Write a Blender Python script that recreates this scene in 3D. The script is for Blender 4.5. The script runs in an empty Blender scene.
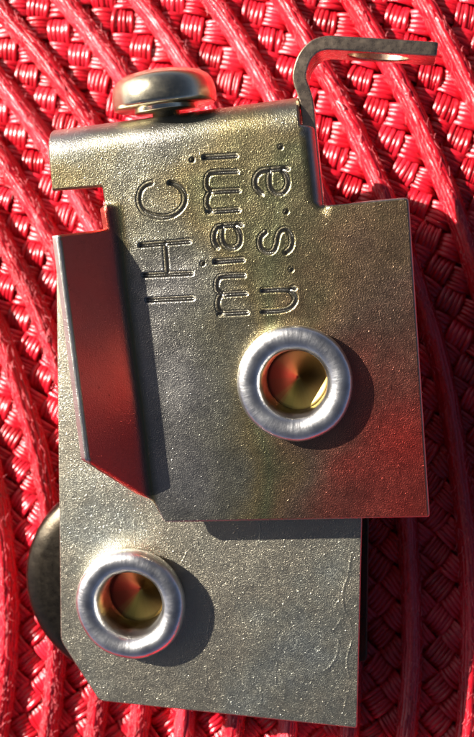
import bpy, bmesh, math, random
from mathutils import Vector, Matrix, Quaternion
from mathutils.geometry import delaunay_2d_cdt
from mathutils import noise as mnoise

S = bpy.context.scene
COL = S.collection
S.unit_settings.system = 'METRIC'
S.unit_settings.scale_length = 0.01          # one unit is one centimetre
K = 0.01                                     # lengths below are written in tenths of a millimetre
rnd = random.Random(7)

# ------------------------------------------------------------------ camera
F = 1101.0
DIST = 1085.0
ZU, ZB = 126.0, 85.0                         # top faces of the front and the back plate in the bracket's own frame
def pose(nx, ny):
    """rotation of the camera over a plane whose normal passes through this photo pixel"""
    return Vector((nx - 237.0, 368.5 - ny, -F)).normalized().rotation_difference(Vector((0, 0, -1)))
# the bracket does not lie flat on the mat: its screw end is propped up by the ear and the folded edge
ROT_B = pose(398, 230)
CAM_B = Vector((161.0, 138.5, ZU + DIST))
CROT = pose(388, 365)
def ray(rot, px, py):
    return rot @ Vector((px - 237.0, 368.5 - py, -F))
_d = ray(ROT_B, 230, 728)
_p = CAM_B + _d * ((ZB - CAM_B.z) / _d.z)
_r = CROT @ ROT_B.inverted()
CAM = Vector((151.0, 3.5, 106.0 - (_r @ (_p - CAM_B)).z))
B_MAT = Matrix.Translation(CAM * K) @ _r.to_matrix().to_4x4() @ Matrix.Translation(-CAM_B * K)
cd = bpy.data.cameras.new('camera')
cam = bpy.data.objects.new('camera', cd)
COL.objects.link(cam)
cam.location = CAM * K
cam.rotation_mode = 'QUATERNION'
cam.rotation_quaternion = CROT
cd.sensor_width = 36.0
cd.lens = F / 737.0 * 36.0
cd.clip_start = 0.1
cd.clip_end = 500.0
cd.dof.use_dof = True
cd.dof.focus_distance = (DIST + 15.0) * K
cd.dof.aperture_fstop = cd.lens / 1000.0 / 0.13
S.camera = cam

# ------------------------------------------------------------------ world, sun, exposure
SUN_EL = 36.5
SUN_AZ = math.atan2(0.43, -0.903)             # towards the sun: left and a little up in the picture
w = bpy.data.worlds.new('World'); S.world = w; w.use_nodes = True
nt = w.node_tree
bg = nt.nodes['Background']
sky = nt.nodes.new('ShaderNodeTexSky')
sky.sky_type = 'NISHITA'; sky.sun_disc = False
sky.sun_elevation = math.radians(SUN_EL)
sky.air_density = 0.15; sky.dust_density = 1.3; sky.ozone_density = 1.0
sky.sun_rotation = math.pi / 2 - SUN_AZ
nt.links.new(sky.outputs[0], bg.inputs[0])
bg.inputs[1].default_value = 0.05
sd = bpy.data.lights.new('sun', 'SUN')
sd.energy = 5.0; sd.angle = math.radians(0.5); sd.color = (1.0, 0.95, 0.87)
sun = bpy.data.objects.new('sun', sd); COL.objects.link(sun)
to_sun = Vector((math.cos(SUN_AZ) * math.cos(math.radians(SUN_EL)), math.sin(SUN_AZ) * math.cos(math.radians(SUN_EL)), math.sin(math.radians(SUN_EL))))
sun.rotation_mode = 'QUATERNION'
sun.rotation_quaternion = Vector((0, 0, 1)).rotation_difference(to_sun)
sun.location = to_sun * 30
S.view_settings.view_transform = 'Standard'
S.view_settings.look = 'None'
S.view_settings.gamma = 1.0
S.view_settings.use_curve_mapping = False
S.view_settings.exposure = 1.38

# ------------------------------------------------------------------ helpers
def mat_at(px, py, z):
    """where the sight line through a photo pixel meets the level z above the mat"""
    d = ray(CROT, px, py)
    return CAM + d * ((z - CAM.z) / d.z)

def at(px, py, z):
    """the same in the frame of the bracket"""
    d = ray(ROT_B, px, py)
    return CAM_B + d * ((z - CAM_B.z) / d.z)

def pix(p):
    q = CROT.inverted() @ (p - CAM)
    return (237.0 + q.x / -q.z * F, 368.5 - q.y / -q.z * F)

def link_mesh(name, verts, faces, mat, parent=None, smooth=True, scale=True):
    me = bpy.data.meshes.new(name)
    me.from_pydata([tuple(Vector(v) * (K if scale else 1)) for v in verts], [], faces)
    bm = bmesh.new(); bm.from_mesh(me)
    bmesh.ops.recalc_face_normals(bm, faces=bm.faces[:])
    bm.to_mesh(me); bm.free()
    if smooth:
        me.polygons.foreach_set('use_smooth', [True] * len(me.polygons))
    me.materials.append(mat)
    o = bpy.data.objects.new(name, me)
    COL.objects.link(o)
    if parent is not None:
        o.parent = parent
        if parent.name != 'roller_bracket':
            bpy.context.view_layer.update()
            o.matrix_parent_inverse = parent.matrix_world.inverted()
    return o

def thing(name, label, cat, loc):
    o = bpy.data.objects.new(name, None)
    COL.objects.link(o)
    o.location = loc; o.empty_display_size = 0.5
    o['label'] = label; o['category'] = cat
    bpy.context.view_layer.update()
    return o

def resample(loop, step, closed=True):
    out = []
    n = len(loop)
    for i in range(n if closed else n - 1):
        a, b = Vector(loop[i]), Vector(loop[(i + 1) % n])
        k = max(1, int(round((b - a).length / step)))
        for j in range(k):
            out.append(a.lerp(b, j / k))
    if not closed:
        out.append(Vector(loop[-1]))
    return out

def signed_area(l):
    return 0.5 * sum(l[i][0] * l[(i + 1) % len(l)][1] - l[(i + 1) % len(l)][0] * l[i][1] for i in range(len(l)))

def offset_loop(loop, d):
    """moves a counter-clockwise loop inwards by d"""
    n = len(loop); out = []
    for i in range(n):
        p0, p1, p2 = loop[i - 1], loop[i], loop[(i + 1) % n]
        e1 = (p1 - p0).normalized(); e2 = (p2 - p1).normalized()
        n1 = Vector((-e1.y, e1.x)); n2 = Vector((-e2.y, e2.x))
        m = (n1 + n2)
        m = m / max(0.35, m.length_squared / 2.0)
        out.append(p1 + m * d)
    return out

def round_corners(loop, r, k=3):
    """loop of 2-d points (or (x, y, radius)) with rounded corners"""
    out = []; n = len(loop)
    for i in range(n):
        p = Vector(loop[i][:2]); rr = loop[i][2] if len(loop[i]) > 2 else r
        a = Vector(loop[i - 1][:2]); b = Vector(loop[(i + 1) % n][:2])
        da = (a - p).normalized(); db = (b - p).normalized()
        rr = min(rr, (a - p).length * .45, (b - p).length * .45)
        if rr <= 0.01:
            out.append(p); continue
        for j in range(k + 1):
            t = j / k
            out.append((p + da * rr) * (1 - t) ** 2 + p * 2 * t * (1 - t) + (p + db * rr) * t ** 2)
    return out

def inside(p, loop):
    c = False; n = len(loop); x, y = p[0], p[1]
    for i in range(n):
        x1, y1 = loop[i][0], loop[i][1]; x2, y2 = loop[i - 1][0], loop[i - 1][1]
        if (y1 > y) != (y2 > y) and x < (x2 - x1) * (y - y1) / (y2 - y1) + x1:
            c = not c
    return c

def sheet(name, outer, holes, mapf, thick, mat, parent, bevel=1.3, grid=7.0, extra=(), height=None, step=4.0):
    """pressed sheet metal: a 2-d blank, its holes, a map that folds it, and a relief on its face"""
    loops = []
    for idx, lp in enumerate([outer] + list(holes)):
        lp = resample([Vector(p) for p in lp], step)
        a = signed_area(lp)
        if (idx == 0 and a < 0) or (idx > 0 and a > 0):
            lp.reverse()
        loops.append(lp)
    rings = [(lp, offset_loop(lp, bevel * .42), offset_loop(lp, bevel), offset_loop(lp, bevel * 2.2)) for lp in loops]
    pts = []; edges = []
    for (_, _, ins, _) in rings:
        b = len(pts); pts += ins
        edges += [(b + i, b + (i + 1) % len(ins)) for i in range(len(ins))]
    nl = len(pts)
    inner_out = rings[0][2]
    hol = [r[2] for r in rings[1:]]
    def ok(p):
        return inside(p, inner_out) and not any(inside(p, h) for h in hol)
    for r in rings:
        pts += [p for p in r[3] if ok(p)]
    guard = [offset_loop(rings[0][0], bevel * 4)]
    xs = [p.x for p in inner_out]; ys = [p.y for p in inner_out]
    x = min(xs)
    ex = [Vector(p) for p in extra]
    cell = {}
    for p in ex:
        cell.setdefault((int(p.x // 4), int(p.y // 4)), []).append(p)
    def near_extra(p):
        i, j = int(p.x // 4), int(p.y // 4)
        return any((i + a, j + b) in cell for a in (-1, 0, 1) for b in (-1, 0, 1))
    while x < max(xs):
        y = min(ys)
        while y < max(ys):
            p = Vector((x + grid * .31, y + grid * .27))
            if inside(p, guard[0]) and ok(p) and not near_extra(p):
                pts.append(p)
            y += grid
        x += grid
    pts += [p for p in ex if ok(p)]
    res = delaunay_2d_cdt([Vector((p[0], p[1])) for p in pts], edges, [], 0, 1e-4, True)
    ov, of, orig = res[0], res[2], res[3]
    faces = []
    for f in of:
        c = sum((ov[i] for i in f), Vector((0, 0))) / len(f)
        if ok(c):
            faces.append(tuple(f))
    new_of = {}
    for i, lst in enumerate(orig):
        for q in lst:
            new_of[q] = i
    verts = []; fc = []
    fr = [mapf(p[0], p[1]) for p in ov]
    for (p, (q, n)) in zip(ov, fr):
        h = height(p[0], p[1]) if height else 0.0
        verts.append(q + n * h)
    fc += faces
    nb = len(verts)
    for (q, n) in fr:
        verts.append(q - n * thick)
    fc += [tuple(reversed([nb + i for i in f])) for f in faces]
    b0 = 0; sharp = []
    for (lp, mid, ins, _) in rings:
        m = len(lp)
        top = [new_of[b0 + i] for i in range(m)]
        b0 += m
        def ring(l2, off):
            b = len(verts)
            for p in l2:
                q, n = mapf(p[0], p[1]); verts.append(q - n * off)
            return [b + i for i in range(m)]
        rr = [top, ring(mid, bevel * .3), ring(lp, bevel), ring(lp, thick - bevel), ring(mid, thick - bevel * .3), [nb + i for i in top]]
        for q_ in (rr[0], rr[2], rr[3], rr[5]):
            sharp.append(q_)
        for u, v in zip(rr, rr[1:]):
            for i in range(m):
                j = (i + 1) % m
                fc.append((u[i], v[i], v[j], u[j]))
    o = link_mesh(name, verts, fc, mat, parent)
    keys = set()
    for r_ in sharp:
        for i in range(len(r_)):
            a, b = r_[i], r_[(i + 1) % len(r_)]
            keys.add((min(a, b), max(a, b)))
    for e in o.data.edges:
        a, b = e.vertices
        if (min(a, b), max(a, b)) in keys: e.use_edge_sharp = True
    return o

def lathe(name, prof, centre, mat, parent, seg=72, axis='z', jitter=0.0, close=True):
    verts = []; faces = []
    rows = []
    for (r, z) in prof:
        if r < 1e-4:
            rows.append([len(verts)]); verts.append(Vector((0, 0, z)))
        else:
            row = []
            for i in range(seg):
                a = 2 * math.pi * i / seg
                rj = r * (1 + jitter * mnoise.noise(Vector((math.cos(a) * 1.7, math.sin(a) * 1.7, z * .03 + r * .02))))
                row.append(len(verts)); verts.append(Vector((rj * math.cos(a), rj * math.sin(a), z)))
            rows.append(row)
    for A, B in zip(rows, rows[1:]):
        for i in range(seg):
            j = (i + 1) % seg
            if len(A) == 1 and len(B) > 1: faces.append((A[0], B[i], B[j]))
            elif len(B) == 1 and len(A) > 1: faces.append((A[i], B[0], A[j]))
            elif len(A) > 1: faces.append((A[i], B[i], B[j], A[j]))
    me = bpy.data.meshes.new(name)
    if axis == 'y':
        verts = [Vector((v.x, v.z, -v.y)) for v in verts]
    me.from_pydata([tuple(v * K) for v in verts], [], faces)
    bm = bmesh.new(); bm.from_mesh(me); bmesh.ops.recalc_face_normals(bm, faces=bm.faces[:]); bm.to_mesh(me); bm.free()
    me.polygons.foreach_set('use_smooth', [True] * len(me.polygons))
    me.materials.append(mat)
    o = bpy.data.objects.new(name, me); COL.objects.link(o)
    o.location = Vector(centre) * K
    if parent is not None:
        o.parent = parent
        if parent.name != 'roller_bracket':
            o.matrix_parent_inverse = Matrix.Translation(-parent.location)
    return o

def catmull(pts, per=6):
    pts = [Vector(p) for p in pts]
    if len(pts) < 3:
        return resample(pts, 1.2, closed=False)
    out = []
    for i in range(len(pts) - 1):
        p0 = pts[max(0, i - 1)]; p1 = pts[i]; p2 = pts[i + 1]; p3 = pts[min(len(pts) - 1, i + 2)]
        k = max(2, int((p2 - p1).length / 1.2))
        for j in range(k):
            t = j / k
            out.append(0.5 * ((2 * p1) + (p2 - p0) * t + (2 * p0 - 5 * p1 + 4 * p2 - p3) * t * t + (3 * p1 - p0 - 3 * p2 + p3) * t ** 3))
    out.append(pts[-1])
    return out

# ------------------------------------------------------------------ materials
def mat_new(name):
    m = bpy.data.materials.new(name); m.use_nodes = True
    n = m.node_tree.nodes; l = m.node_tree.links
    b = n['Principled BSDF']
    return m, n, l, b

def node(n, t, **kw):
    x = n.new(t)
    for k, v in kw.items(): setattr(x, k, v)
    return x

def ramp(n, stops, interp='LINEAR'):
    r = n.new('ShaderNodeValToRGB'); e = r.color_ramp.elements
    r.color_ramp.interpolation = interp
    while len(e) > 1: e.remove(e[-1])
    e[0].position, e[0].color = stops[0][0], (*stops[0][1], 1)
    for p, c in stops[1:]:
        q = e.new(p); q.color = (*c, 1)
    return r

def plated(name, stops, axis=(0, 0, 0), film_and_reflection=False, offset=0.5, rough=(0.25, 0.36), grain=0.35, grain_scale=80.0, grain_d=.0065, blotch=0.9, fine=0.0, blotch_amt=0.5, speck=0.0):
    """zinc plated steel: chromate coating whose hue wanders over the sheet, rolled grain, pits"""
    m, n, l, b = mat_new(name)
    tc = n.new('ShaderNodeTexCoord')
    b.inputs['Metallic'].default_value = 1.0
    dot = node(n, 'ShaderNodeVectorMath', operation='DOT_PRODUCT')
    l.new(tc.outputs['Object'], dot.inputs[0]); dot.inputs[1].default_value = axis
    nz = n.new('ShaderNodeTexNoise'); nz.inputs['Scale'].default_value = blotch; nz.inputs['Detail'].default_value = 5; nz.inputs['Roughness'].default_value = .6
    l.new(tc.outputs['Object'], nz.inputs['Vector'])
    ma = node(n, 'ShaderNodeMath', operation='MULTIPLY_ADD'); ma.inputs[1].default_value = blotch_amt; l.new(nz.outputs['Fac'], ma.inputs[0])
    ma.inputs[2].default_value = offset - blotch_amt * .5
    ad = node(n, 'ShaderNodeMath', operation='ADD'); l.new(dot.outputs['Value'], ad.inputs[0]); l.new(ma.outputs[0], ad.inputs[1])
    if film_and_reflection:
        av = n.new('ShaderNodeAttribute'); av.attribute_name = 'film_and_reflection'; l.new(av.outputs['Fac'], ad.inputs[0])  # plating hue together with painted reflections, per vertex
    r = ramp(n, stops); l.new(ad.outputs[0], r.inputs[0])
    # fine mottling of the plating
    nz2 = n.new('ShaderNodeTexNoise'); nz2.inputs['Scale'].default_value = 14; nz2.inputs['Detail'].default_value = 6; nz2.inputs['Roughness'].default_value = .7
    l.new(tc.outputs['Object'], nz2.inputs['Vector'])
    r2 = ramp(n, [(.3, (.93, .92, .91)), (.5, (1, 1, 1)), (.72, (1.03, 1.03, 1.02))]); l.new(nz2.outputs['Fac'], r2.inputs[0])
    mx = node(n, 'ShaderNodeMix', data_type='RGBA', blend_type='MULTIPLY'); mx.inputs[0].default_value = 1
    l.new(r.outputs[0], mx.inputs[6]); l.new(r2.outputs[0], mx.inputs[7])
    l.new(mx.outputs[2], b.inputs['Base Color'])
    mr = n.new('ShaderNodeMapRange'); mr.inputs[1].default_value = .3; mr.inputs[2].default_value = .7
    mr.inputs[3].default_value, mr.inputs[4].default_value = rough
    l.new(nz2.outputs['Fac'], mr.inputs[0]); l.new(mr.outputs[0], b.inputs['Roughness'])
    # relief: rolled grain, pits, gentle waviness
    g = n.new('ShaderNodeTexNoise'); g.inputs['Scale'].default_value = grain_scale; g.inputs['Detail'].default_value = 3; g.inputs['Roughness'].default_value = .55
    l.new(tc.outputs['Object'], g.inputs['Vector'])
    v = n.new('ShaderNodeTexVoronoi'); v.inputs['Scale'].default_value = grain_scale * 1.3; l.new(tc.outputs['Object'], v.inputs['Vector'])
    wv = n.new('ShaderNodeTexNoise'); wv.inputs['Scale'].default_value = 1.6; wv.inputs['Detail'].default_value = 1; l.new(tc.outputs['Object'], wv.inputs['Vector'])
    s1 = node(n, 'ShaderNodeMath', operation='MULTIPLY_ADD'); s1.inputs[1].default_value = .35; l.new(v.outputs['Distance'], s1.inputs[0]); l.new(g.outputs['Fac'], s1.inputs[2])
    bp = n.new('ShaderNodeBump'); bp.inputs['Strength'].default_value = grain; bp.inputs['Distance'].default_value = grain_d
    l.new(s1.outputs[0], bp.inputs['Height'])
    if speck:
        # sparse little nodules and pits that each catch the sun
        vv = n.new('ShaderNodeTexVoronoi'); vv.inputs['Scale'].default_value = 21; vv.inputs['Randomness'].default_value = 1
        wn = n.new('ShaderNodeTexNoise'); wn.inputs['Scale'].default_value = 30; wn.inputs['Detail'].default_value = 2; l.new(tc.outputs['Object'], wn.inputs['Vector'])
        vm = node(n, 'ShaderNodeVectorMath', operation='MULTIPLY_ADD'); l.new(wn.outputs['Color'], vm.inputs[0]); vm.inputs[1].default_value = (.05, .05, .05); l.new(tc.outputs['Object'], vm.inputs[2])
        l.new(vm.outputs[0], vv.inputs['Vector'])
        vr = n.new('ShaderNodeMapRange'); vr.interpolation_type = 'SMOOTHSTEP'; vr.inputs[1].default_value = .12; vr.inputs[2].default_value = .34; vr.inputs[3].default_value = 1; vr.inputs[4].default_value = 0
        l.new(vv.outputs['Distance'], vr.inputs[0])
        vs = n.new('ShaderNodeSeparateColor'); l.new(vv.outputs['Color'], vs.inputs[0])
        vc = n.new('ShaderNodeMapRange'); vc.inputs[1].default_value = .35; vc.inputs[2].default_value = 1.0; l.new(vs.outputs[0], vc.inputs[0])
        vmul = node(n, 'ShaderNodeMath', operation='MULTIPLY'); l.new(vr.outputs[0], vmul.inputs[0]); l.new(vc.outputs[0], vmul.inputs[1])
        bpk = n.new('ShaderNodeBump'); bpk.inputs['Strength'].default_value = speck; bpk.inputs['Distance'].default_value = .0075
        l.new(vmul.outputs[0], bpk.inputs['Height']); l.new(bp.outputs[0], bpk.inputs['Normal']); bp = bpk
    smp = n.new('ShaderNodeMapping'); smp.inputs['Scale'].default_value = (2.2, 75, 1); smp.inputs['Rotation'].default_value = (0, 0, math.radians(62)); l.new(tc.outputs['Object'], smp.inputs[0])
    sn = n.new('ShaderNodeTexNoise'); sn.inputs['Scale'].default_value = 1; sn.inputs['Detail'].default_value = 4; sn.inputs['Roughness'].default_value = .7; l.new(smp.outputs[0], sn.inputs['Vector'])
    srp = ramp(n, [(.66, (1, 1, 1)), (.74, (0, 0, 0))]); l.new(sn.outputs['Fac'], srp.inputs[0])
    bps = n.new('ShaderNodeBump'); bps.inputs['Strength'].default_value = .16; bps.inputs['Distance'].default_value = .003
    l.new(srp.outputs[0], bps.inputs['Height']); l.new(bp.outputs[0], bps.inputs['Normal']); bp = bps
    bp2 = n.new('ShaderNodeBump'); bp2.inputs['Strength'].default_value = .2; bp2.inputs['Distance'].default_value = .10
    l.new(wv.outputs['Fac'], bp2.inputs['Height']); l.new(bp.outputs[0], bp2.inputs['Normal'])
    l.new(bp2.outputs[0], b.inputs['Normal'])
    return m

M_front = plated('front plating', [(0, (.78, .74, .66)), (.2, (.36, .34, .30)), (.34, (.32, .30, .22)), (.42, (.35, .28, .145)), (.48, (.275, .265, .14)), (.56, (.37, .245, .135)), (.62, (.31, .20, .135)), (.70, (.41, .175, .12)), (.80, (.66, .13, .095)), (1, (.92, .08, .06))], film_and_reflection=True, offset=0.0, grain=.54, blotch_amt=.26, rough=(.27, .33), speck=.2)  # red stops are a painted reflection, the palest a painted sun sheen
M_back = plated('back plating', [(0, (.42, .43, .38)), (.3, (.44, .41, .32)), (.5, (.50, .45, .34)), (.62, (.45, .43, .34)), (.8, (.41, .42, .37)), (1, (.48, .39, .33))], offset=.5, grain=.72, blotch_amt=1.3, rough=(.31, .38), speck=.32)
M_dark = plated('dark plating', [(0, (.065, .055, .042)), (.5, (.085, .068, .048)), (1, (.06, .06, .05))], offset=.5, grain=.2, blotch_amt=1)
M_tab = plated('tab plating', [(0, (.46, .35, .25)), (.5, (.52, .40, .29)), (1, (.46, .32, .23))], offset=.5, grain=.1, blotch_amt=1, rough=(.22, .34))
M_screw = plated('screw plating', [(0, (.74, .66, .44)), (.5, (.80, .72, .50)), (1, (.62, .50, .26))], offset=.5, grain=.15, blotch_amt=1, rough=(.17, .27))

def rivet_mat():
    m, n, l, b = mat_new('bright rivet')
    tc = n.new('ShaderNodeTexCoord'); b.inputs['Metallic'].default_value = 1
    sep = n.new('ShaderNodeSeparateXYZ'); l.new(tc.outputs['Object'], sep.inputs[0])
    at2 = node(n, 'ShaderNodeMath', operation='ARCTAN2'); l.new(sep.outputs[1], at2.inputs[0]); l.new(sep.outputs[0], at2.inputs[1])
    cx = n.new('ShaderNodeCombineXYZ'); l.new(at2.outputs[0], cx.inputs[0]); l.new(sep.outputs[2], cx.inputs[1])
    mp = n.new('ShaderNodeMapping'); mp.inputs['Scale'].default_value = (14, .8, 1); l.new(cx.outputs[0], mp.inputs[0])
    st = n.new('ShaderNodeTexNoise'); st.inputs['Scale'].default_value = 1; st.inputs['Detail'].default_value = 5; l.new(mp.outputs[0], st.inputs['Vector'])
    nz = n.new('ShaderNodeTexNoise'); nz.inputs['Scale'].default_value = 5; nz.inputs['Detail'].default_value = 5; l.new(tc.outputs['Object'], nz.inputs['Vector'])
    r = ramp(n, [(.3, (.66, .64, .61)), (.5, (.86, .84, .81)), (.7, (.93, .92, .89))]); l.new(nz.outputs['Fac'], r.inputs[0])
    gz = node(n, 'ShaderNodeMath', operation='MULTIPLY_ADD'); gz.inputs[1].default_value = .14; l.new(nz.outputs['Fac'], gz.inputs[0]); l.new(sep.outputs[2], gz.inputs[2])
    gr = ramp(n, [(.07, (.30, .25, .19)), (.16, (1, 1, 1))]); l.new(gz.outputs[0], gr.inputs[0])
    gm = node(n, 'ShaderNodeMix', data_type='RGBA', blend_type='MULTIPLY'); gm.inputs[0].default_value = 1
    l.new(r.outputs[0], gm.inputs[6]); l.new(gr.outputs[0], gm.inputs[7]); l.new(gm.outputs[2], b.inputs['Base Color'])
    mr = n.new('ShaderNodeMapRange'); mr.inputs[3].default_value, mr.inputs[4].default_value = .22, .4; l.new(nz.outputs['Fac'], mr.inputs[0]); l.new(mr.outputs[0], b.inputs['Roughness'])
    bp = n.new('ShaderNodeBump'); bp.inputs['Strength'].default_value = .10; bp.inputs['Distance'].default_value = .025; l.new(st.outputs['Fac'], bp.inputs['Height'])
    bp2 = n.new('ShaderNodeBump'); bp2.inputs['Strength'].default_value = .25; bp2.inputs['Distance'].default_value = .04; l.new(nz.outputs['Fac'], bp2.inputs['Height']); l.new(bp.outputs[0], bp2.inputs['Normal'])
    l.new(bp2.outputs[0], b.inputs['Normal'])
    return m
M_rivet = rivet_mat()

def core_mat():
    m, n, l, b = mat_new('turned brass')
    tc = n.new('ShaderNodeTexCoord'); b.inputs['Metallic'].default_value = 1
    ln = node(n, 'ShaderNodeVectorMath', operation='LENGTH')
    sep = n.new('ShaderNodeSeparateXYZ'); l.new(tc.outputs['Object'], sep.inputs[0])
    cx = n.new('ShaderNodeCombineXYZ'); l.new(sep.outputs[0], cx.inputs[0]); l.new(sep.outputs[1], cx.inputs[1])
    l.new(cx.outputs[0], ln.inputs[0])
    nz = n.new('ShaderNodeTexNoise'); nz.noise_dimensions = '1D'; nz.inputs['Scale'].default_value = 60; nz.inputs['Detail'].default_value = 3; l.new(ln.outputs['Value'], nz.inputs['W'])
    n2 = n.new('ShaderNodeTexNoise'); n2.inputs['Scale'].default_value = 5; l.new(tc.outputs['Object'], n2.inputs['Vector'])
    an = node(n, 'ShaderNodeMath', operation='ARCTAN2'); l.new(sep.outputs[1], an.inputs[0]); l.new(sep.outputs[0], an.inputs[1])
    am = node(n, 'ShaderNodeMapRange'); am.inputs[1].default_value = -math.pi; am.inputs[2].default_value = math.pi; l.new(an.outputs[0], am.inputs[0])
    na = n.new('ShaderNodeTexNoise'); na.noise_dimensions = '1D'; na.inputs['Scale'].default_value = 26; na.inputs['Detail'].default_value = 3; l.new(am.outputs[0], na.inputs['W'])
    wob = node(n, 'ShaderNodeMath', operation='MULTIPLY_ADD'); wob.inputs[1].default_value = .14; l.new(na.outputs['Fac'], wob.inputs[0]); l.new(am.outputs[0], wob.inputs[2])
    r = ramp(n, [(0, (.30, .045, .03)), (.16, (.26, .05, .03)), (.26, (.24, .20, .06)), (.36, (.34, .26, .08)), (.5, (.26, .16, .05)), (.72, (.20, .12, .04)), (.88, (.26, .09, .04)), (1, (.32, .045, .03))]); l.new(wob.outputs[0], r.inputs[0]); l.new(r.outputs[0], b.inputs['Base Color'])  # red, amber and green slices: reflections painted round the brass cone
    b.inputs['Roughness'].default_value = .38
    b.inputs['Anisotropic'].default_value = .85
    tg = n.new('ShaderNodeTangent'); tg.direction_type = 'RADIAL'; tg.axis = 'Z'; l.new(tg.outputs[0], b.inputs['Tangent'])
    bp = n.new('ShaderNodeBump'); bp.inputs['Strength'].default_value = .03; bp.inputs['Distance'].default_value = .005; l.new(nz.outputs['Fac'], bp.inputs['Height']); l.new(bp.outputs[0], b.inputs['Normal'])
    return m
M_core = core_mat()

def red_mat(name, c1, c2, c3, rough, spec, streak=(60, 6, 6), bump=.25, coat=0.0, obj_var=True):
    m, n, l, b = mat_new(name)
    tc = n.new('ShaderNodeTexCoord')
    mp = n.new('ShaderNodeMapping'); mp.inputs['Scale'].default_value = streak; l.new(tc.outputs['Object'], mp.inputs[0])
    nz = n.new('ShaderNodeTexNoise'); nz.inputs['Scale'].default_value = 1; nz.inputs['Detail'].default_value = 5; nz.inputs['Roughness'].default_value = .65; l.new(mp.outputs[0], nz.inputs['Vector'])
    r = ramp(n, [(.25, c1), (.5, c2), (.75, c3)]); 
    if obj_var:
        oi = n.new('ShaderNodeObjectInfo')
        ma = node(n, 'ShaderNodeMath', operation='MULTIPLY_ADD'); ma.inputs[1].default_value = .36; l.new(oi.outputs['Random'], ma.inputs[0])
        sb = node(n, 'ShaderNodeMath', operation='SUBTRACT'); l.new(nz.outputs['Fac'], sb.inputs[0]); sb.inputs[1].default_value = .18
        l.new(sb.outputs[0], ma.inputs[2]); l.new(ma.outputs[0], r.inputs[0])
    else:
        l.new(nz.outputs['Fac'], r.inputs[0])
    l.new(r.outputs[0], b.inputs['Base Color'])
    lf = n.new('ShaderNodeTexNoise'); lf.inputs['Scale'].default_value = .9; lf.inputs['Detail'].default_value = 3
    ge = n.new('ShaderNodeNewGeometry'); l.new(ge.outputs['Position'], lf.inputs['Vector'])
    lr = ramp(n, [(.3, (.72, .66, .66)), (.5, (1, 1, 1)), (.7, (1.08, 1.5, 1.4))]); l.new(lf.outputs['Fac'], lr.inputs[0])
    mm = node(n, 'ShaderNodeMix', data_type='RGBA', blend_type='MULTIPLY'); mm.inputs[0].default_value = 1
    l.new(r.outputs[0], mm.inputs[6]); l.new(lr.outputs[0], mm.inputs[7]); l.new(mm.outputs[2], b.inputs['Base Color'])
    b.inputs['Roughness'].default_value = rough
    b.inputs['Specular IOR Level'].default_value = spec
    b.inputs['Coat Weight'].default_value = coat
    b.inputs['Coat Roughness'].default_value = .25
    bp = n.new('ShaderNodeBump'); bp.inputs['Strength'].default_value = bump; bp.inputs['Distance'].default_value = .015; l.new(nz.outputs['Fac'], bp.inputs['Height']); l.new(bp.outputs[0], b.inputs['Normal'])
    return m
M_straw = red_mat('red woven straw', (.44, .003, .010), (.62, .007, .020), (.76, .018, .04), .22, .85, streak=(6, 60, 60), bump=.5, coat=.1)
M_cord = red_mat('red twisted cord', (.44, .004, .012), (.62, .009, .022), (.78, .045, .065), .2, .8, streak=(45, 45, 45), bump=.4, coat=.3)
M_fuzz = red_mat('red fibre', (.66, .035, .05), (.76, .10, .12), (.86, .30, .31), .5, .5, bump=0, obj_var=False)
M_under = red_mat('red mat backing', (.16, .003, .008), (.22, .005, .012), (.28, .008, .016), .8, .2, streak=(8, 8, 8), obj_var=False)

def table_mat():
    m, n, l, b = mat_new('dark table wood')
    tc = n.new('ShaderNodeTexCoord')
    mp = n.new('ShaderNodeMapping'); mp.inputs['Scale'].default_value = (.08, 1.2, 1); l.new(tc.outputs['Object'], mp.inputs[0])
    nz = n.new('ShaderNodeTexNoise'); nz.inputs['Scale'].default_value = 1.4; nz.inputs['Detail'].default_value = 6; l.new(mp.outputs[0], nz.inputs['Vector'])
    r = ramp(n, [(.3, (.05, .025, .012)), (.7, (.12, .06, .03))]); l.new(nz.outputs['Fac'], r.inputs[0]); l.new(r.outputs[0], b.inputs['Base Color'])
    b.inputs['Roughness'].default_value = .5
    return m
M_table = table_mat()

# ------------------------------------------------------------------ the table and the round woven placemat
v = [(-6000, -6000, -34), (6000, -6000, -34), (6000, 6000, -34), (-6000, 6000, -34)]
tb = link_mesh('tabletop', v, [(0, 1, 2, 3)], M_table, smooth=False)
tb['kind'] = 'structure'

MC = mat_at(-580, 600, 0); MC.z = 0
SC = (mat_at(300, 400, 0) - mat_at(200, 400, 0)).length / 100.0
mat_root = thing('placemat', 'round red placemat braided in flat strand bundles between raised concentric cords', 'placemat', (MC.x * K, MC.y * K, -0.33))
RK = [407, 458, 514, 570, 624, 677, 729, 776, 820, 866, 915, 969, 1028, 1085, 1141, 1198, 1256, 1314]
RK = [r * SC for r in RK]
A0, A1 = math.radians(-26), math.radians(62)

def polar(r, a, z):
    return Vector((MC.x + r * math.cos(a), MC.y + r * math.sin(a), z))

# backing disc under the weave
bv = [Vector((MC.x, MC.y, -32)), Vector((MC.x, MC.y, -15))]; bf = []
NB = 96
for zz in (-32, -15):
    for i in range(NB):
        a = 2 * math.pi * i / NB
        bv.append(polar(1900 * SC, a, zz))
for i in range(NB):
    j = (i + 1) % NB
    bf += [(0, 2 + j, 2 + i), (1, 2 + NB + i, 2 + NB + j), (2 + i, 2 + j, 2 + NB + j, 2 + NB + i)]
link_mesh('backing', bv, bf, M_under, mat_root, smooth=False)

def tube_rows(rows, sides, closed=False):
    """rows: list of rings (each a list of vectors)"""
    verts = []; faces = []
    for r in rows: verts += r
    for i in range(len(rows) - 1):
        for j in range(sides):
            k = (j + 1) % sides
            faces.append((i * sides + j, i * sides + k, (i + 1) * sides + k, (i + 1) * sides + j))
    return verts, faces

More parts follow.
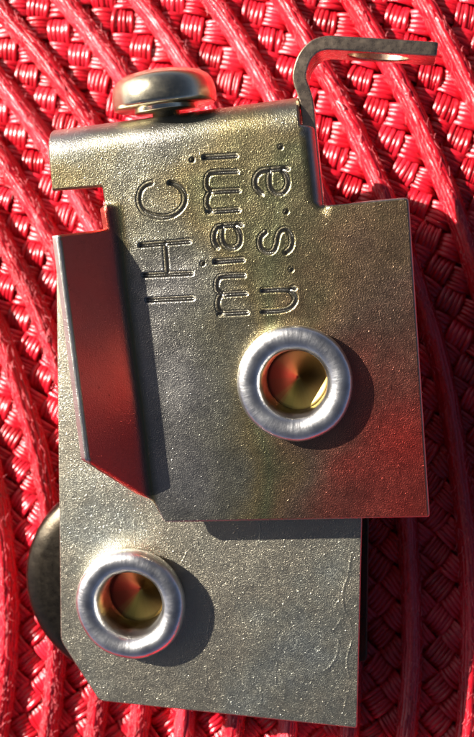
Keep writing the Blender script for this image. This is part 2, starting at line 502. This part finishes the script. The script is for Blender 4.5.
def make_cord(R, seed):
    rg = random.Random(seed)
    verts = []; faces = []
    NS = 8; half = 9.8 * SC
    L = (A1 - A0) * R
    nseg = int(L / 7.0)
    ph0 = rg.random() * 9
    for s in range(NS):
        rows = []
        sr = 4.0 * SC * rg.uniform(.85, 1.1)
        for i in range(nseg + 1):
            a = A0 + (A1 - A0) * i / nseg
            d = a * R
            # the strands lie side by side over a round core and slowly change places
            t = (s + .5) / NS
            tw = .5 * math.sin(d / 95.0 + ph0) * .16
            ang = math.pi * (1.02 - 1.04 * min(1, max(0, t + tw * (1 - abs(2 * t - 1)))))
            wob = 1.3 * mnoise.noise(Vector((d / 26.0, s * 3.1, seed)))
            wz = 1.5 * mnoise.noise(Vector((d / 17.0, s * 5.7 + 40, seed)))
            big = 2.2 * mnoise.noise(Vector((d / 120.0, 7.7, seed)))
            rr = R + math.cos(ang) * (half - sr * .8) + wob + big
            zz = -9 + math.sin(ang) * (25 - sr * .5) + wz
            c = polar(rr, a, zz)
            er = Vector((math.cos(a), math.sin(a), 0)); ez = Vector((0, 0, 1))
            fl = sr * (1 + .18 * mnoise.noise(Vector((d / 9.0, s * 2.3, seed + 9))))
            rows.append([c + (er * math.cos(q) + ez * math.sin(q)) * fl for q in (2 * math.pi * k / 6 for k in range(6))])
        vv, ff = tube_rows(rows, 6)
        b = len(verts); verts += vv; faces += [tuple(b + x for x in f) for f in ff]
    return link_mesh('cord', verts, faces, M_cord, mat_root)
for k, R in enumerate(RK):
    make_cord(R, k + 1)

# one crossing of the braid: a bundle of flat strands arching over its neighbours
W = 23.5 * SC
def bundle_mesh(seed):
    rg = random.Random(100 + seed)
    verts = []; faces = []
    NSTR = 5 if seed % 3 else 6
    sw = W / NSTR
    for s in range(NSTR):
        y0 = (s - (NSTR - 1) / 2) * sw + rg.uniform(-.25, .25)
        dz = rg.uniform(-1.2, 1.2); tilt = rg.uniform(-.07, .07); sh = rg.uniform(-.06, .06)
        rows = []
        NL = 8
        for i in range(NL + 1):
            t = i / NL * 2 - 1
            x = t * W * .72
            z = 6.2 * math.cos(max(-1, min(1, t * .98 + sh)) * math.pi / 2) ** .8 - 6.5 * abs(t) ** 3 + dz - 1.0
            yc = y0 * (1 - .10 * t * t) + tilt * x
            hw = sw * .53 * (1 - .06 * t * t)
            row = [Vector((x, yc + hw * math.cos(q), z + 1.4 * math.sin(q) - .5)) for q in (math.pi * k / 4 for k in range(5))]
            rows.append(row)
        b = len(verts)
        for r in rows: verts += r
        for i in range(NL):
            for j in range(4):
                faces.append((b + i * 5 + j, b + i * 5 + j + 1, b + (i + 1) * 5 + j + 1, b + (i + 1) * 5 + j))
    return verts, faces
BV = [bundle_mesh(i) for i in range(9)]
BM = []
for (vv, ff) in BV:
    me = bpy.data.meshes.new('strand_bundle')
    me.from_pydata([tuple(x * K) for x in vv], [], ff)
    bm = bmesh.new(); bm.from_mesh(me); bmesh.ops.recalc_face_normals(bm, faces=bm.faces[:])
    up = sum((f.normal.z for f in bm.faces))
    if up < 0: bmesh.ops.reverse_faces(bm, faces=bm.faces[:])
    bm.to_mesh(me); bm.free()
    me.polygons.foreach_set('use_smooth', [True] * len(me.polygons)); me.materials.append(M_straw)
    BM.append(me)

HULL = [(27, 580), (50, 380), (45, 115), (115, 60), (218, 75), (300, 95), (322, 205), (412, 197), (431, 520), (365, 525), (358, 730), (98, 702), (58, 655)]
cells = []
q = W / math.sqrt(2)
for k in range(len(RK) - 1):
    r0, r1 = RK[k], RK[k + 1]
    rm = (r0 + r1) / 2 + rnd.uniform(-5, 5)
    n = int((A1 - A0) * rm / (2 * q)); da = (A1 - A0) / n / 2
    ph = rnd.random() * da
    for i in range(2 * n):
        a = A0 + i * da + ph
        offs = (0,) if i % 2 == 0 else (-1, 1)
        if i % 2 == 0: offs = (-2, 0, 2)
        for o in offs:
            r = rm + o * q
            if r < r0 - 2 or r > r1 + 2: continue
            rot = a + (math.pi / 4 if i % 2 == 0 else -math.pi / 4)
            cells.append((r, a, rot))
scored = []
for (r, a, rot) in cells:
    p = polar(r, a, -9)
    u, vpx = pix(p)
    inframe = -8 < u < 482 and -8 < vpx < 745
    free = not inside((u, vpx), HULL)
    d = max(abs(u - 237) / 237, abs(vpx - 368) / 368)
    scored.append((0 if (inframe and free) else 1, d, p, rot + math.pi / 2 * 0, r))
scored.sort(key=lambda s: (s[0], s[1]))
PI = mat_root.matrix_world.inverted()
cv = []; cf = []
for idx, (kk, d, p, rot, r) in enumerate(scored):
    j = rnd.randrange(len(BM))
    rot += rnd.uniform(-.11, .11); tz = rnd.uniform(-1, .8)
    flip = math.pi if rnd.random() < .5 else 0
    M = Matrix.Translation(Vector((p.x + rnd.uniform(-.8, .8), p.y + rnd.uniform(-.8, .8), p.z + tz)) * K) @ Matrix.Rotation(rot + flip, 4, 'Z') @ Matrix.Rotation(rnd.uniform(-.12, .12), 4, 'X') @ Matrix.Rotation(rnd.uniform(-.09, .09), 4, 'Y') @ Matrix.Diagonal((rnd.uniform(.95, 1.06), rnd.uniform(.93, 1.05), rnd.uniform(.8, 1.15), 1))
    if idx < 300 and kk == 0:
        o = bpy.data.objects.new('strand_bundle', BM[j]); COL.objects.link(o)
        o.parent = mat_root; o.matrix_parent_inverse = PI
        o.matrix_basis = M
    else:
        b = len(cv)
        cv += [M @ (x * K) for x in BV[j][0]]
        cf += [tuple(b + x for x in f) for f in BV[j][1]]
rest = link_mesh('braid', cv, cf, M_straw, mat_root, scale=False)
rest['kind'] = 'stuff'

# loose fibres standing off the cords
fv = []; ff = []
def fibre(p0, d, L, curl, th, n=5):
    side = d.cross(Vector((0, 0, 1)))
    if side.length < .01: side = Vector((1, 0, 0))
    side.normalize()
    rows = []; p = p0.copy(); dd = d.normalized()
    for i in range(n + 1):
        t = th * (1 - .5 * i / n)
        up = dd.cross(side)
        rows.append([p + side * t, p + up * t, p - side * t * .6 - up * t * .6])
        p = p + dd * (L / n)
        dd = (dd + side * curl[0] + Vector((0, 0, 1)) * curl[1]).normalized()
    vv, f = tube_rows(rows, 3)
    b = len(fv); fv.extend(vv); ff.extend([tuple(b + x for x in g) for g in f])
for R in RK[3:]:
    for _ in range(1500):
        a = rnd.uniform(A0, A1)
        ang = rnd.uniform(.1, .9) * math.pi
        p = polar(R + math.cos(ang) * 10.8 * SC, a, -8 + math.sin(ang) * 27.0)
        u, vv_ = pix(p)
        if not (-10 < u < 484 and -10 < vv_ < 747): continue
        t = Vector((-math.sin(a), math.cos(a), 0)) * rnd.choice((-1, 1))
        d = t + Vector((rnd.uniform(-.4, .4), rnd.uniform(-.4, .4), rnd.uniform(0, .3)))
        fibre(p, d, rnd.uniform(4, 13), (rnd.uniform(-.3, .3), rnd.uniform(-.3, .0)), rnd.uniform(.28, .58))
fz = link_mesh('cord_fibre', fv, ff, M_fuzz, mat_root)
fz['kind'] = 'stuff'

# ------------------------------------------------------------------ the bracket
br = thing('roller_bracket', 'stamped zinc plated steel door roller bracket with two hollow rivets lying on the red placemat', 'bracket', (0, 0, 0))
br.matrix_world = B_MAT
bpy.context.view_layer.update()

AL = math.radians(6.0)
E1 = Vector((math.cos(AL), math.sin(AL))); E2 = Vector((-math.sin(AL), math.cos(AL)))
O2 = at(237, 368.5, ZU).xy
def loc(px, py, z=ZU):
    p = at(px, py, z).xy - O2
    return Vector((p.dot(E1), p.dot(E2)))
def wor(a, b, z):
    p = O2 + E1 * a + E2 * b
    return Vector((p.x, p.y, z))
e1 = Vector((E1.x, E1.y, 0)); e2 = Vector((E2.x, E2.y, 0)); ez = Vector((0, 0, 1))

TH = 11.0
# bend lines
aL = loc(128.5, 262).x                    # left flange starts to rise here
RL, TL, LL = 18.0, math.radians(52), 62.5
bT = loc(150, 143).y                    # top edge starts to roll down here
RT = 28.0
aR = loc(301.5, 130).x                    # right side rolls down into the ear
RR = 12.0
b_notch = (loc(51, 190).y + loc(108, 229).y) / 2
b_sh = loc(322, 205).y - 1.0

def fold(a, b):
    if a < aL and b < b_notch:          # flange bent up towards the viewer
        s = aL - a
        arc = RL * TL
        if s < arc:
            t = s / RL
            x, z = RL * math.sin(t), RL * (1 - math.cos(t))
        else:
            t = TL
            x = RL * math.sin(TL) + (s - arc) * math.cos(TL); z = RL * (1 - math.cos(TL)) + (s - arc) * math.sin(TL)
        n = e1 * math.sin(t) + ez * math.cos(t)
        return wor(aL - x, b, ZU + z), n
    if b > bT:
        s = b - bT; arc = RT * math.pi / 2
        if s < arc:
            t = s / RT; y, z = RT * math.sin(t), RT * (1 - math.cos(t))
        else:
            t = math.pi / 2; y, z = RT, RT + s - arc
        n = e2 * math.sin(t) + ez * math.cos(t)
        return wor(a, bT + y, ZU - z), n
    if a > aR and b > b_sh:
        s = a - aR; arc = RR * math.pi / 2
        if s < arc:
            t = s / RR; x, z = RR * math.sin(t), RR * (1 - math.cos(t))
        else:
            t = math.pi / 2; x, z = RR, RR + s - arc
        n = e1 * math.sin(t) + ez * math.cos(t)
        return wor(aR + x, b, ZU - z), n
    return wor(a, b, ZU), ez.copy()

hL = RL * (1 - math.cos(TL)) + LL * math.sin(TL)
sL = RL * TL + LL
bo_top = loc(57, 235, ZU + hL).y
bo_bot = loc(78, 461, ZU + hL).y
a_out = aL - sL
c_inner_top = loc(108, 229)
c1 = loc(156, 501); c2 = loc(163, 523)
top_s = bT + RT * math.pi / 2 + 14
lt = loc(47, 146); lb = loc(51.5, 191); nt_ = loc(101.5, 187)
arcR = RR * math.pi / 2
sh_l = loc(322, 204); sh_r = loc(409, 197); br_c = loc(430, 517.5)
blank = [
    (lb.x, lb.y, 2.0), (nt_.x, nt_.y, 1.5), (c_inner_top.x, c_inner_top.y, 1.0),
    (a_out, bo_top, 1.5), (a_out, bo_bot, 2.0),
    (c1.x - 3, c1.y, 4.0), (c2.x, c2.y, 4.0), (br_c.x, br_c.y, 3.0), (sh_r.x, sh_r.y, 5.0),
    (aR + arcR + 1.0, sh_l.y - 1, 0.0), (aR + arcR + 1.0, b_sh + 2.0, 0.0),
    (aR + arcR + 1.0, bT - 4, 0.0), (aR - 0.3, bT - 1.0, 1.0), (aR - 0.4, bT + 6, 1.0),
    (aR - 0.6, top_s, 4.0), (lt.x, top_s, 4.0), (lt.x, lt.y, 0.0)]
blank = round_corners(blank, 2.0)

# struck lettering: IHC / miami / u.s.a., read from the bottom upwards
STROKES = [
    [(147.4, 300.4), (192.7, 298)],
    [(140.4, 245.4), (189.2, 241.2)], [(144, 275.5), (191.5, 273.3)], [(164.8, 243.5), (167.2, 274)],
    [(151, 183), (145, 185.5), (140.3, 191), (138.6, 199.5), (140.5, 207), (146, 213), (157.8, 216.8), (168, 216.5), (177, 212.5), (183.5, 205), (184.6, 196), (181.5, 189), (176, 184.5), (169.5, 183)],
    # miami
    [(219, 314), (247, 312.4)], [(223, 313.6), (218.6, 309.5), (217.6, 303), (219.5, 297), (225, 294.6), (245.6, 293.3)], [(222, 294.7), (217.2, 290), (216.4, 284.5), (218.3, 278.6), (224, 276.2), (244, 275.3)],
    [(214.7, 262), (243, 259.8)], [(202.4, 263.7), (202.9, 263.6)],
    [(241, 224.6), (221, 226.3), (216, 229), (213.6, 235), (214, 242), (217.3, 247.5)], [(222.5, 226.6), (221.8, 235), (222.8, 242), (227, 247), (233.5, 248), (239, 244.5), (240.2, 237), (238, 230), (234.5, 225.4)],
    [(208, 212), (238.5, 209.8)], [(212, 211.6), (207.4, 207), (206.6, 201), (208.6, 194.6), (214, 192), (238.5, 190.4)], [(211, 192.2), (206.8, 187.5), (206.2, 181.5), (208, 175.5), (213.5, 172.5), (237, 171.3)],
    [(204, 157.6), (236, 155.6)], [(191.8, 160), (192.3, 160)],
    # u.s.a.
    [(262.7, 311.8), (281, 310.6), (290, 307.5), (295, 301.5), (294.6, 295.5), (289.8, 291), (282, 289.6), (262.7, 290.6)], [(288, 290.2), (294.5, 288)],
    [(291, 269.6), (291.5, 269.6)],
    [(265, 232.5), (261, 236.5), (259.6, 242.5), (261.5, 249), (267, 252.6), (272.8, 251), (276, 245.4), (277.6, 237), (280.6, 231), (286, 229.2), (290.4, 233), (292, 241), (290.6, 248), (285.5, 252.6)],
    [(286, 211.8), (286.5, 211.8)],
    [(287.5, 168.4), (267, 170.2), (259.5, 172.6), (255.2, 179), (255.6, 187), (261.8, 194)], [(270, 170.4), (269.2, 180), (270.4, 188), (275.6, 193.6), (282, 193), (287, 187), (287.6, 179), (284.5, 172.5), (281, 169.2)],
    [(280.4, 147), (280.9, 147)],
]
GW, GD = 2.65, 4.4                        # half width and depth of the struck groove
seglist = []; extra = []
for st in STROKES:
    pl = catmull([loc(x, y) for x, y in st])
    if len(pl) < 2: pl = [pl[0], pl[0] + Vector((.4, 0))]
    seglist.append(pl)
    for i, p in enumerate(pl):
        d = (pl[min(i + 1, len(pl) - 1)] - pl[max(i - 1, 0)]).normalized(); nn = Vector((-d.y, d.x))
        for o in (0, -.45, .45, -.8, .8, -1.1, 1.1, -1.5, 1.5, -2.0, 2.0):
            extra.append(p + nn * o * GW)
    for p, sgn in ((pl[0], -1), (pl[-1], 1)):
        q0, q1 = (pl[1], pl[0]) if sgn < 0 else (pl[-2], pl[-1])
        d = (q1 - q0).normalized(); nn = Vector((-d.y, d.x))
        for rr in (.45, .8, 1.1, 1.5, 2.0):
            for an in (-70, -40, 0, 40, 70):
                an = math.radians(an)
                extra.append(p + (d * math.cos(an) + nn * math.sin(an)) * rr * GW)
uniq = {}
for p in extra:
    uniq.setdefault((round(p.x / .55), round(p.y / .55)), p)
extra = list(uniq.values())
hgrid = {}
for pl in seglist:
    for a, b in zip(pl, pl[1:]):
        c = (a + b) / 2
        for i in (-1, 0, 1):
            for j in (-1, 0, 1):
                hgrid.setdefault((int(c.x // 8) + i, int(c.y // 8) + j), []).append((a, b))
def groove(x, y):
    segs = hgrid.get((int(x // 8), int(y // 8)))
    if not segs: return 0.0
    p = Vector((x, y)); best = 1e9
    for a, b in segs:
        ab = b - a; t = max(0, min(1, (p - a).dot(ab) / max(ab.length_squared, 1e-6)))
        best = min(best, (p - a - ab * t).length)
    u = best / GW
    if u < 1: return -GD * (1 - u ** 1.35)
    if u < 2: return .12 * math.sin(math.pi * (u - 1)) ** 2
    return 0.0
def ring_hole(px, py, zpl, frame):
    c = at(px, py, zpl + 29)
    d = c.xy - O2
    cc = Vector((d.dot(E1), d.dot(E2))) if frame else c.xy
    return [cc + Vector((math.cos(t), math.sin(t))) * 35.5 for t in (2 * math.pi * i / 40 for i in range(40))]
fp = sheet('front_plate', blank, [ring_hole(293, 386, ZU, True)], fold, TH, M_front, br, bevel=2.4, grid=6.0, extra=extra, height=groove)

# plating tint over the sheet: grey at left, painted sun sheen up top, olive round the
# lettering, painted red reflection towards the lower right and on the upturned flange
FILM_AND_REFLECTION = [(60, 130, .05), (60, 172, .46), (95, 165, .40), (150, 125, .20), (290, 115, .32), (150, 200, .34), (250, 150, .44), (290, 160, .50), (210, 200, .44), (260, 240, .46),
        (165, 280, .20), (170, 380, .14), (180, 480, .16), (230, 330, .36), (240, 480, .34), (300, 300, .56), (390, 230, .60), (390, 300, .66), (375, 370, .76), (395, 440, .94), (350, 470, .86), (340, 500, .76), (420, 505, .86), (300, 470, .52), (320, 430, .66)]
FILM_AND_REFLECTION = [(loc(x, y), f) for x, y, f in FILM_AND_REFLECTION]
fa = fp.data.attributes.new('film_and_reflection', 'FLOAT', 'POINT')
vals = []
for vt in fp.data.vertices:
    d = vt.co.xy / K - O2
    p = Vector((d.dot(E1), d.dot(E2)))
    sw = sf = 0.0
    for q_, f in FILM_AND_REFLECTION:
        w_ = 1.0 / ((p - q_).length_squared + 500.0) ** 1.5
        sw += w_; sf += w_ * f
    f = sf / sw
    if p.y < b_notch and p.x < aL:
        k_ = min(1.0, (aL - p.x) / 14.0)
        f = f * (1 - k_) + (.80 + .16 * min(1, max(0, (loc(80, 260).y - p.y) / 230.0))) * k_  # red reflection painted on the flange, redder towards its lower end
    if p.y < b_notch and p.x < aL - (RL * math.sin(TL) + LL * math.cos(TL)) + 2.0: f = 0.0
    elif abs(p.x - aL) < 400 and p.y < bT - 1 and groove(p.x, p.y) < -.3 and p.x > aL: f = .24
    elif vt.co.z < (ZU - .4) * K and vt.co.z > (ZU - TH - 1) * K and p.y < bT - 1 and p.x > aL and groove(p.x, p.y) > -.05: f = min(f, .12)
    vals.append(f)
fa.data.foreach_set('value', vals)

# the ear: a strip standing on edge beside the plate, curled to the right above it, with a slot
zt = ZU - RR - 1.2
path_px = [(317.5, 206), (306.5, 130), (300.5, 92), (299.4, 79), (301, 66), (305.5, 55.5), (313.5, 47), (324, 43), (337, 42.8), (390, 46), (438, 49)]
_q = wor(aR + RR - TH / 2, 0, zt)
path = []
for i, (x, y) in enumerate(path_px):
    p = at(x, y, zt)
    path.append(Vector((p.x, p.y)))
# the straight part follows the rolled side of the plate exactly
for i, bb in ((0, sh_l.y - 2.0), (1, loc(309, 130).y), (2, loc(306, 98).y)):
    p = wor(aR + RR - TH / 2, bb, zt); path[i] = p.xy
cp = catmull([tuple(p) for p in path])
cum = [0.0]
for a, b in zip(cp, cp[1:]): cum.append(cum[-1] + (b - a).length)
LT = cum[-1]
import bisect
def pth(s):
    s = max(0, min(LT, s)); i = min(len(cp) - 2, max(0, bisect.bisect_right(cum, s) - 1))
    t = (s - cum[i]) / max(1e-6, cum[i + 1] - cum[i])
    p = cp[i].lerp(cp[i + 1], t)
    d = (cp[min(i + 2, len(cp) - 1)] - cp[max(i - 1, 0)]).normalized()
    return p, d
HT = 64.0
TE = 13.5
def ear(s, t):
    p, d = pth(s)
    lean = max(0.0, min(1.0, (LT - 100 - s) / 80.0)) * -3.0 * (t / HT)
    nrm = Vector((-d.y, d.x, 0))         # left of travel = outer face
    q = Vector((p.x + lean, p.y, zt - t)) + nrm * TE / 2
    return q, nrm
sx = LT - 57
slot = []
for i in range(24):
    a = 2 * math.pi * i / 24
    slot.append((sx + 31 * math.cos(a), HT * .47 + 22 * math.sin(a)))
ear_blank = round_corners([(0, 0, 0), (LT, 0, 3), (LT, HT, 6), (0, HT, 3)], 2)
ear_o = sheet('mounting_ear', ear_blank, [slot], ear, TE, M_tab, br, bevel=1.3, grid=6.0)

# back plate with scratches
def locb(px, py): return at(px, py, ZB).xy
bp_out = [(*locb(56, 262), 3), (*locb(60.5, 641), 6), (*locb(99, 701), 6), (*locb(357, 728.5), 3), (*locb(362.5, 500), 3), (*locb(365, 250), 3)]
bp_out = round_corners(bp_out, 3)
marks = []; bx = []
def mark_line(pts, n, jit, r0, r1):
    pl = catmull([locb(x, y) for x, y in pts])
    for _ in range(n):
        p = rnd.choice(pl) + Vector((rnd.gauss(0, jit), rnd.gauss(0, jit)))
        marks.append((p, rnd.uniform(r0, r1), rnd.choice((-1, 1, 1)) * rnd.uniform(.4, .95)))
SCR = [([(243, 542), (262, 562), (285, 585), (310, 607), (330, 630), (341, 643)], .75), ([(351, 556), (348, 575), (343, 592), (344, 608), (350, 622), (354, 640)], .8),
       ([(318, 618), (330, 628), (338, 640), (337, 655), (329, 668)], .7), ([(344, 596), (336, 606), (341, 618), (333, 631)], .6), ([(352, 640), (347, 662), (350, 684), (345, 704)], .6), ([(262, 560), (271, 572)], .5)]
for _ in range(16):
    x0, y0 = rnd.uniform(80, 350), rnd.uniform(510, 715); a = rnd.gauss(1.45, .35); L = rnd.uniform(5, 22)
    SCR.append(([(x0, y0), (x0 + math.cos(a) * L * .5 + rnd.uniform(-1, 1), y0 + math.sin(a) * L * .5), (x0 + math.cos(a) * L, y0 + math.sin(a) * L)], rnd.uniform(.35, .55)))
sgrid = {}
for pts, wd in SCR:
    pl = catmull([locb(x, y) for x, y in pts])
    for a, b in zip(pl, pl[1:]):
        c = (a + b) / 2; d = (b - a).normalized(); nn = Vector((-d.y, d.x))
        k_ = mnoise.noise(Vector((c.x * .12, c.y * .12, 3.0))) + .9 * mnoise.noise(Vector((c.x * .5, c.y * .5, 1.0)))
        dep = max(0.0, .75 + 1.1 * k_)
        for o in (0, -.6, .6, -1.2, 1.2, -2.0, 2.0, -3.2, 3.2, -4.5, 4.5):
            bx.append(c + nn * o * wd)
        for i in (-1, 0, 1):
            for j in (-1, 0, 1):
                sgrid.setdefault((int(c.x // 4) + i, int(c.y // 4) + j), []).append((a, b, wd, dep))
for _ in range(120):
    marks.append((locb(rnd.uniform(64, 356), rnd.uniform(500, 724)), rnd.uniform(.5, 1.0), rnd.choice((-1, 1)) * rnd.uniform(.2, .5)))
mg = {}
for (p, r, h) in marks:
    for rr in (0, .6, 1.2, 2.0, 3.0):
        for k in range(1 if rr == 0 else 5):
            a = 2 * math.pi * k / 5 + rr
            bx.append(p + Vector((math.cos(a), math.sin(a))) * rr * r)
    for i in (-1, 0, 1):
        for j in (-1, 0, 1):
            mg.setdefault((int(p.x // 4) + i, int(p.y // 4) + j), []).append((p, r, h))
u2 = {}
for p in bx: u2.setdefault((round(p.x / .45), round(p.y / .45)), p)
def dents(x, y):
    h = 0.0
    for (p, r, k) in mg.get((int(x // 4), int(y // 4)), ()):
        d = (Vector((x, y)) - p).length / (r * 1.2)
        if d < 1: h += k * (1 - d * d) ** 2
    best = 0.0
    for (a, b, wd, dep) in sgrid.get((int(x // 4), int(y // 4)), ()):
        ab = b - a; p = Vector((x, y)); t = max(0, min(1, (p - a).dot(ab) / max(ab.length_squared, 1e-6)))
        u = (p - a - ab * t).length / wd
        if u < 2: best = max(best, dep * (.9 if u < .3 else .9 * (1 - u / 2)))
    h += best * .24
    return h
sheet('back_plate', bp_out, [ring_hole(127.5, 608, ZB, False)], lambda x, y: (Vector((x, y, ZB)), ez.copy()), TH, M_back, br, bevel=1.2, grid=9.0, extra=list(u2.values()), height=dents)

# rear plate, nearly hidden below, resting on the cords
ZR = -10.0
def locr(px, py): return at(px, py, ZR).xy
yF = locr(200, 268).y
def rear_fold(x, y):                     # its upper end is turned down and props the bracket up
    r = 16.0; s_ = y - yF
    if s_ <= 0: return Vector((x, y, ZR)), ez.copy()
    if s_ < r * math.pi / 2:
        t = s_ / r
        return Vector((x, yF + r * math.sin(t), ZR - r * (1 - math.cos(t)))), Vector((0, math.sin(t), math.cos(t)))
    return Vector((x, yF + r, ZR - r - (s_ - r * math.pi / 2))), Vector((0, 1, 0))
rp = round_corners([(locr(112, 300).x, yF + 85, 3), (*locr(112, 560), 8), (*locr(150, 600), 6), (*locr(330, 664), 3), (*locr(367, 662), 6), (*locr(369.5, 480), 3), (locr(368, 300).x, yF + 85, 3)], 3)
sheet('rear_plate', rp, [], rear_fold, TH, M_dark, br, bevel=1.2, grid=12.0)

# rivets
RIV = [(49.5, -.6), (53.5, 2.5), (56.4, 8), (57.8, 14), (57.4, 19.5), (55.0, 24.2), (51.6, 26.6), (47.4, 27.8), (43.0, 27.2), (38.6, 25.0), (35.2, 21.0), (33.4, 15), (32.4, 8), (31.8, 0), (31.3, -8), (31.0, -24)]
def rivet(px, py, zplate, zlow, scale=1.0, tall=1.0):
    p = at(px, py, zplate + 29)
    prof = [(r * scale, z * (tall if z > 0 else 1)) for r, z in RIV]
    o = lathe('rivet', prof, (p.x, p.y, zplate), M_rivet, br, seg=96, jitter=.022)
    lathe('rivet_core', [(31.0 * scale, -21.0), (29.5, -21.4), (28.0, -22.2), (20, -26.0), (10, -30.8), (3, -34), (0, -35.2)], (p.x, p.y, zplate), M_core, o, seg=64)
    lathe('rivet_shank', [(0, 0), (30, 0), (30, -(zplate - zlow)), (0, -(zplate - zlow))], (p.x, p.y, zplate - 37), M_dark, o, seg=32)
    return p
rivet(293, 386, ZU, ZR + 14, 1.0, .74)
p2 = rivet(127.5, 608, ZB, ZR + 20, 1.04)

# roller under the lower rivet
rc = at(124.5, 582, 28)
wheel = lathe('roller', [(r * 1.165, z) for r, z in [(0, 30), (40, 30), (82, 28), (96, 24), (100, 18), (101.5, 10), (101.5, -4), (99, -12), (90, -18), (36, -20), (0, -20)]], (rc.x, rc.y, 10), M_dark, br, seg=96)

# adjusting screw whose head stands over the rolled top edge
sc = at(165.5, 107.5, ZU - 30)
HEAD = [(0, -40), (14, -40), (14, -5), (30, -4.6), (32, -3.6), (32, -0.2), (33, 0.2), (49.5, 0), (51.8, 1.2), (52.6, 4), (52.6, 11), (52.0, 17), (50.2, 23), (46.6, 28), (40.5, 31.8), (31, 34.4), (21, 35.6), (14, 36), (13.2, 35), (13, 30), (0, 30)]
scr = lathe('screw', HEAD, (sc.x, sc.y, sc.z), M_screw, br, seg=80, axis='y')
scr.rotation_mode = 'XYZ'
scr.rotation_euler = (0, 0, AL)

# a pale bit of lint lying on the weave beside the ear
fv.clear(); ff.clear()
M_lint, _n, _l, _b = mat_new('pale lint'); _b.inputs['Base Color'].default_value = (.8, .62, .62, 1); _b.inputs['Roughness'].default_value = .7
lp_ = [mat_at(x, y, z) for x, y, z in ((337, 101, 22), (341, 104, 23), (344, 108, 20), (345, 112, 14), (349, 112, 9), (352, 111, 6), (353, 107, 6))]
cl = []
for i in range(len(lp_) - 1):
    for t in (0, .33, .66): cl.append(lp_[i].lerp(lp_[i + 1], t))
rows = []
for i, p in enumerate(cl):
    d = (cl[min(i + 1, len(cl) - 1)] - cl[max(i - 1, 0)]).normalized(); sd_ = d.cross(Vector((0, 0, 1))).normalized(); up = sd_.cross(d)
    rows.append([p + (sd_ * math.cos(q_) + up * math.sin(q_)) * .75 for q_ in (2 * math.pi * k / 5 for k in range(5))])
vv, f_ = tube_rows(rows, 5)
lint = link_mesh('lint_thread', vv, f_, M_lint)
lint['label'] = 'short pale curled thread of lint on the red mat beside the bent steel ear'
lint['category'] = 'thread'
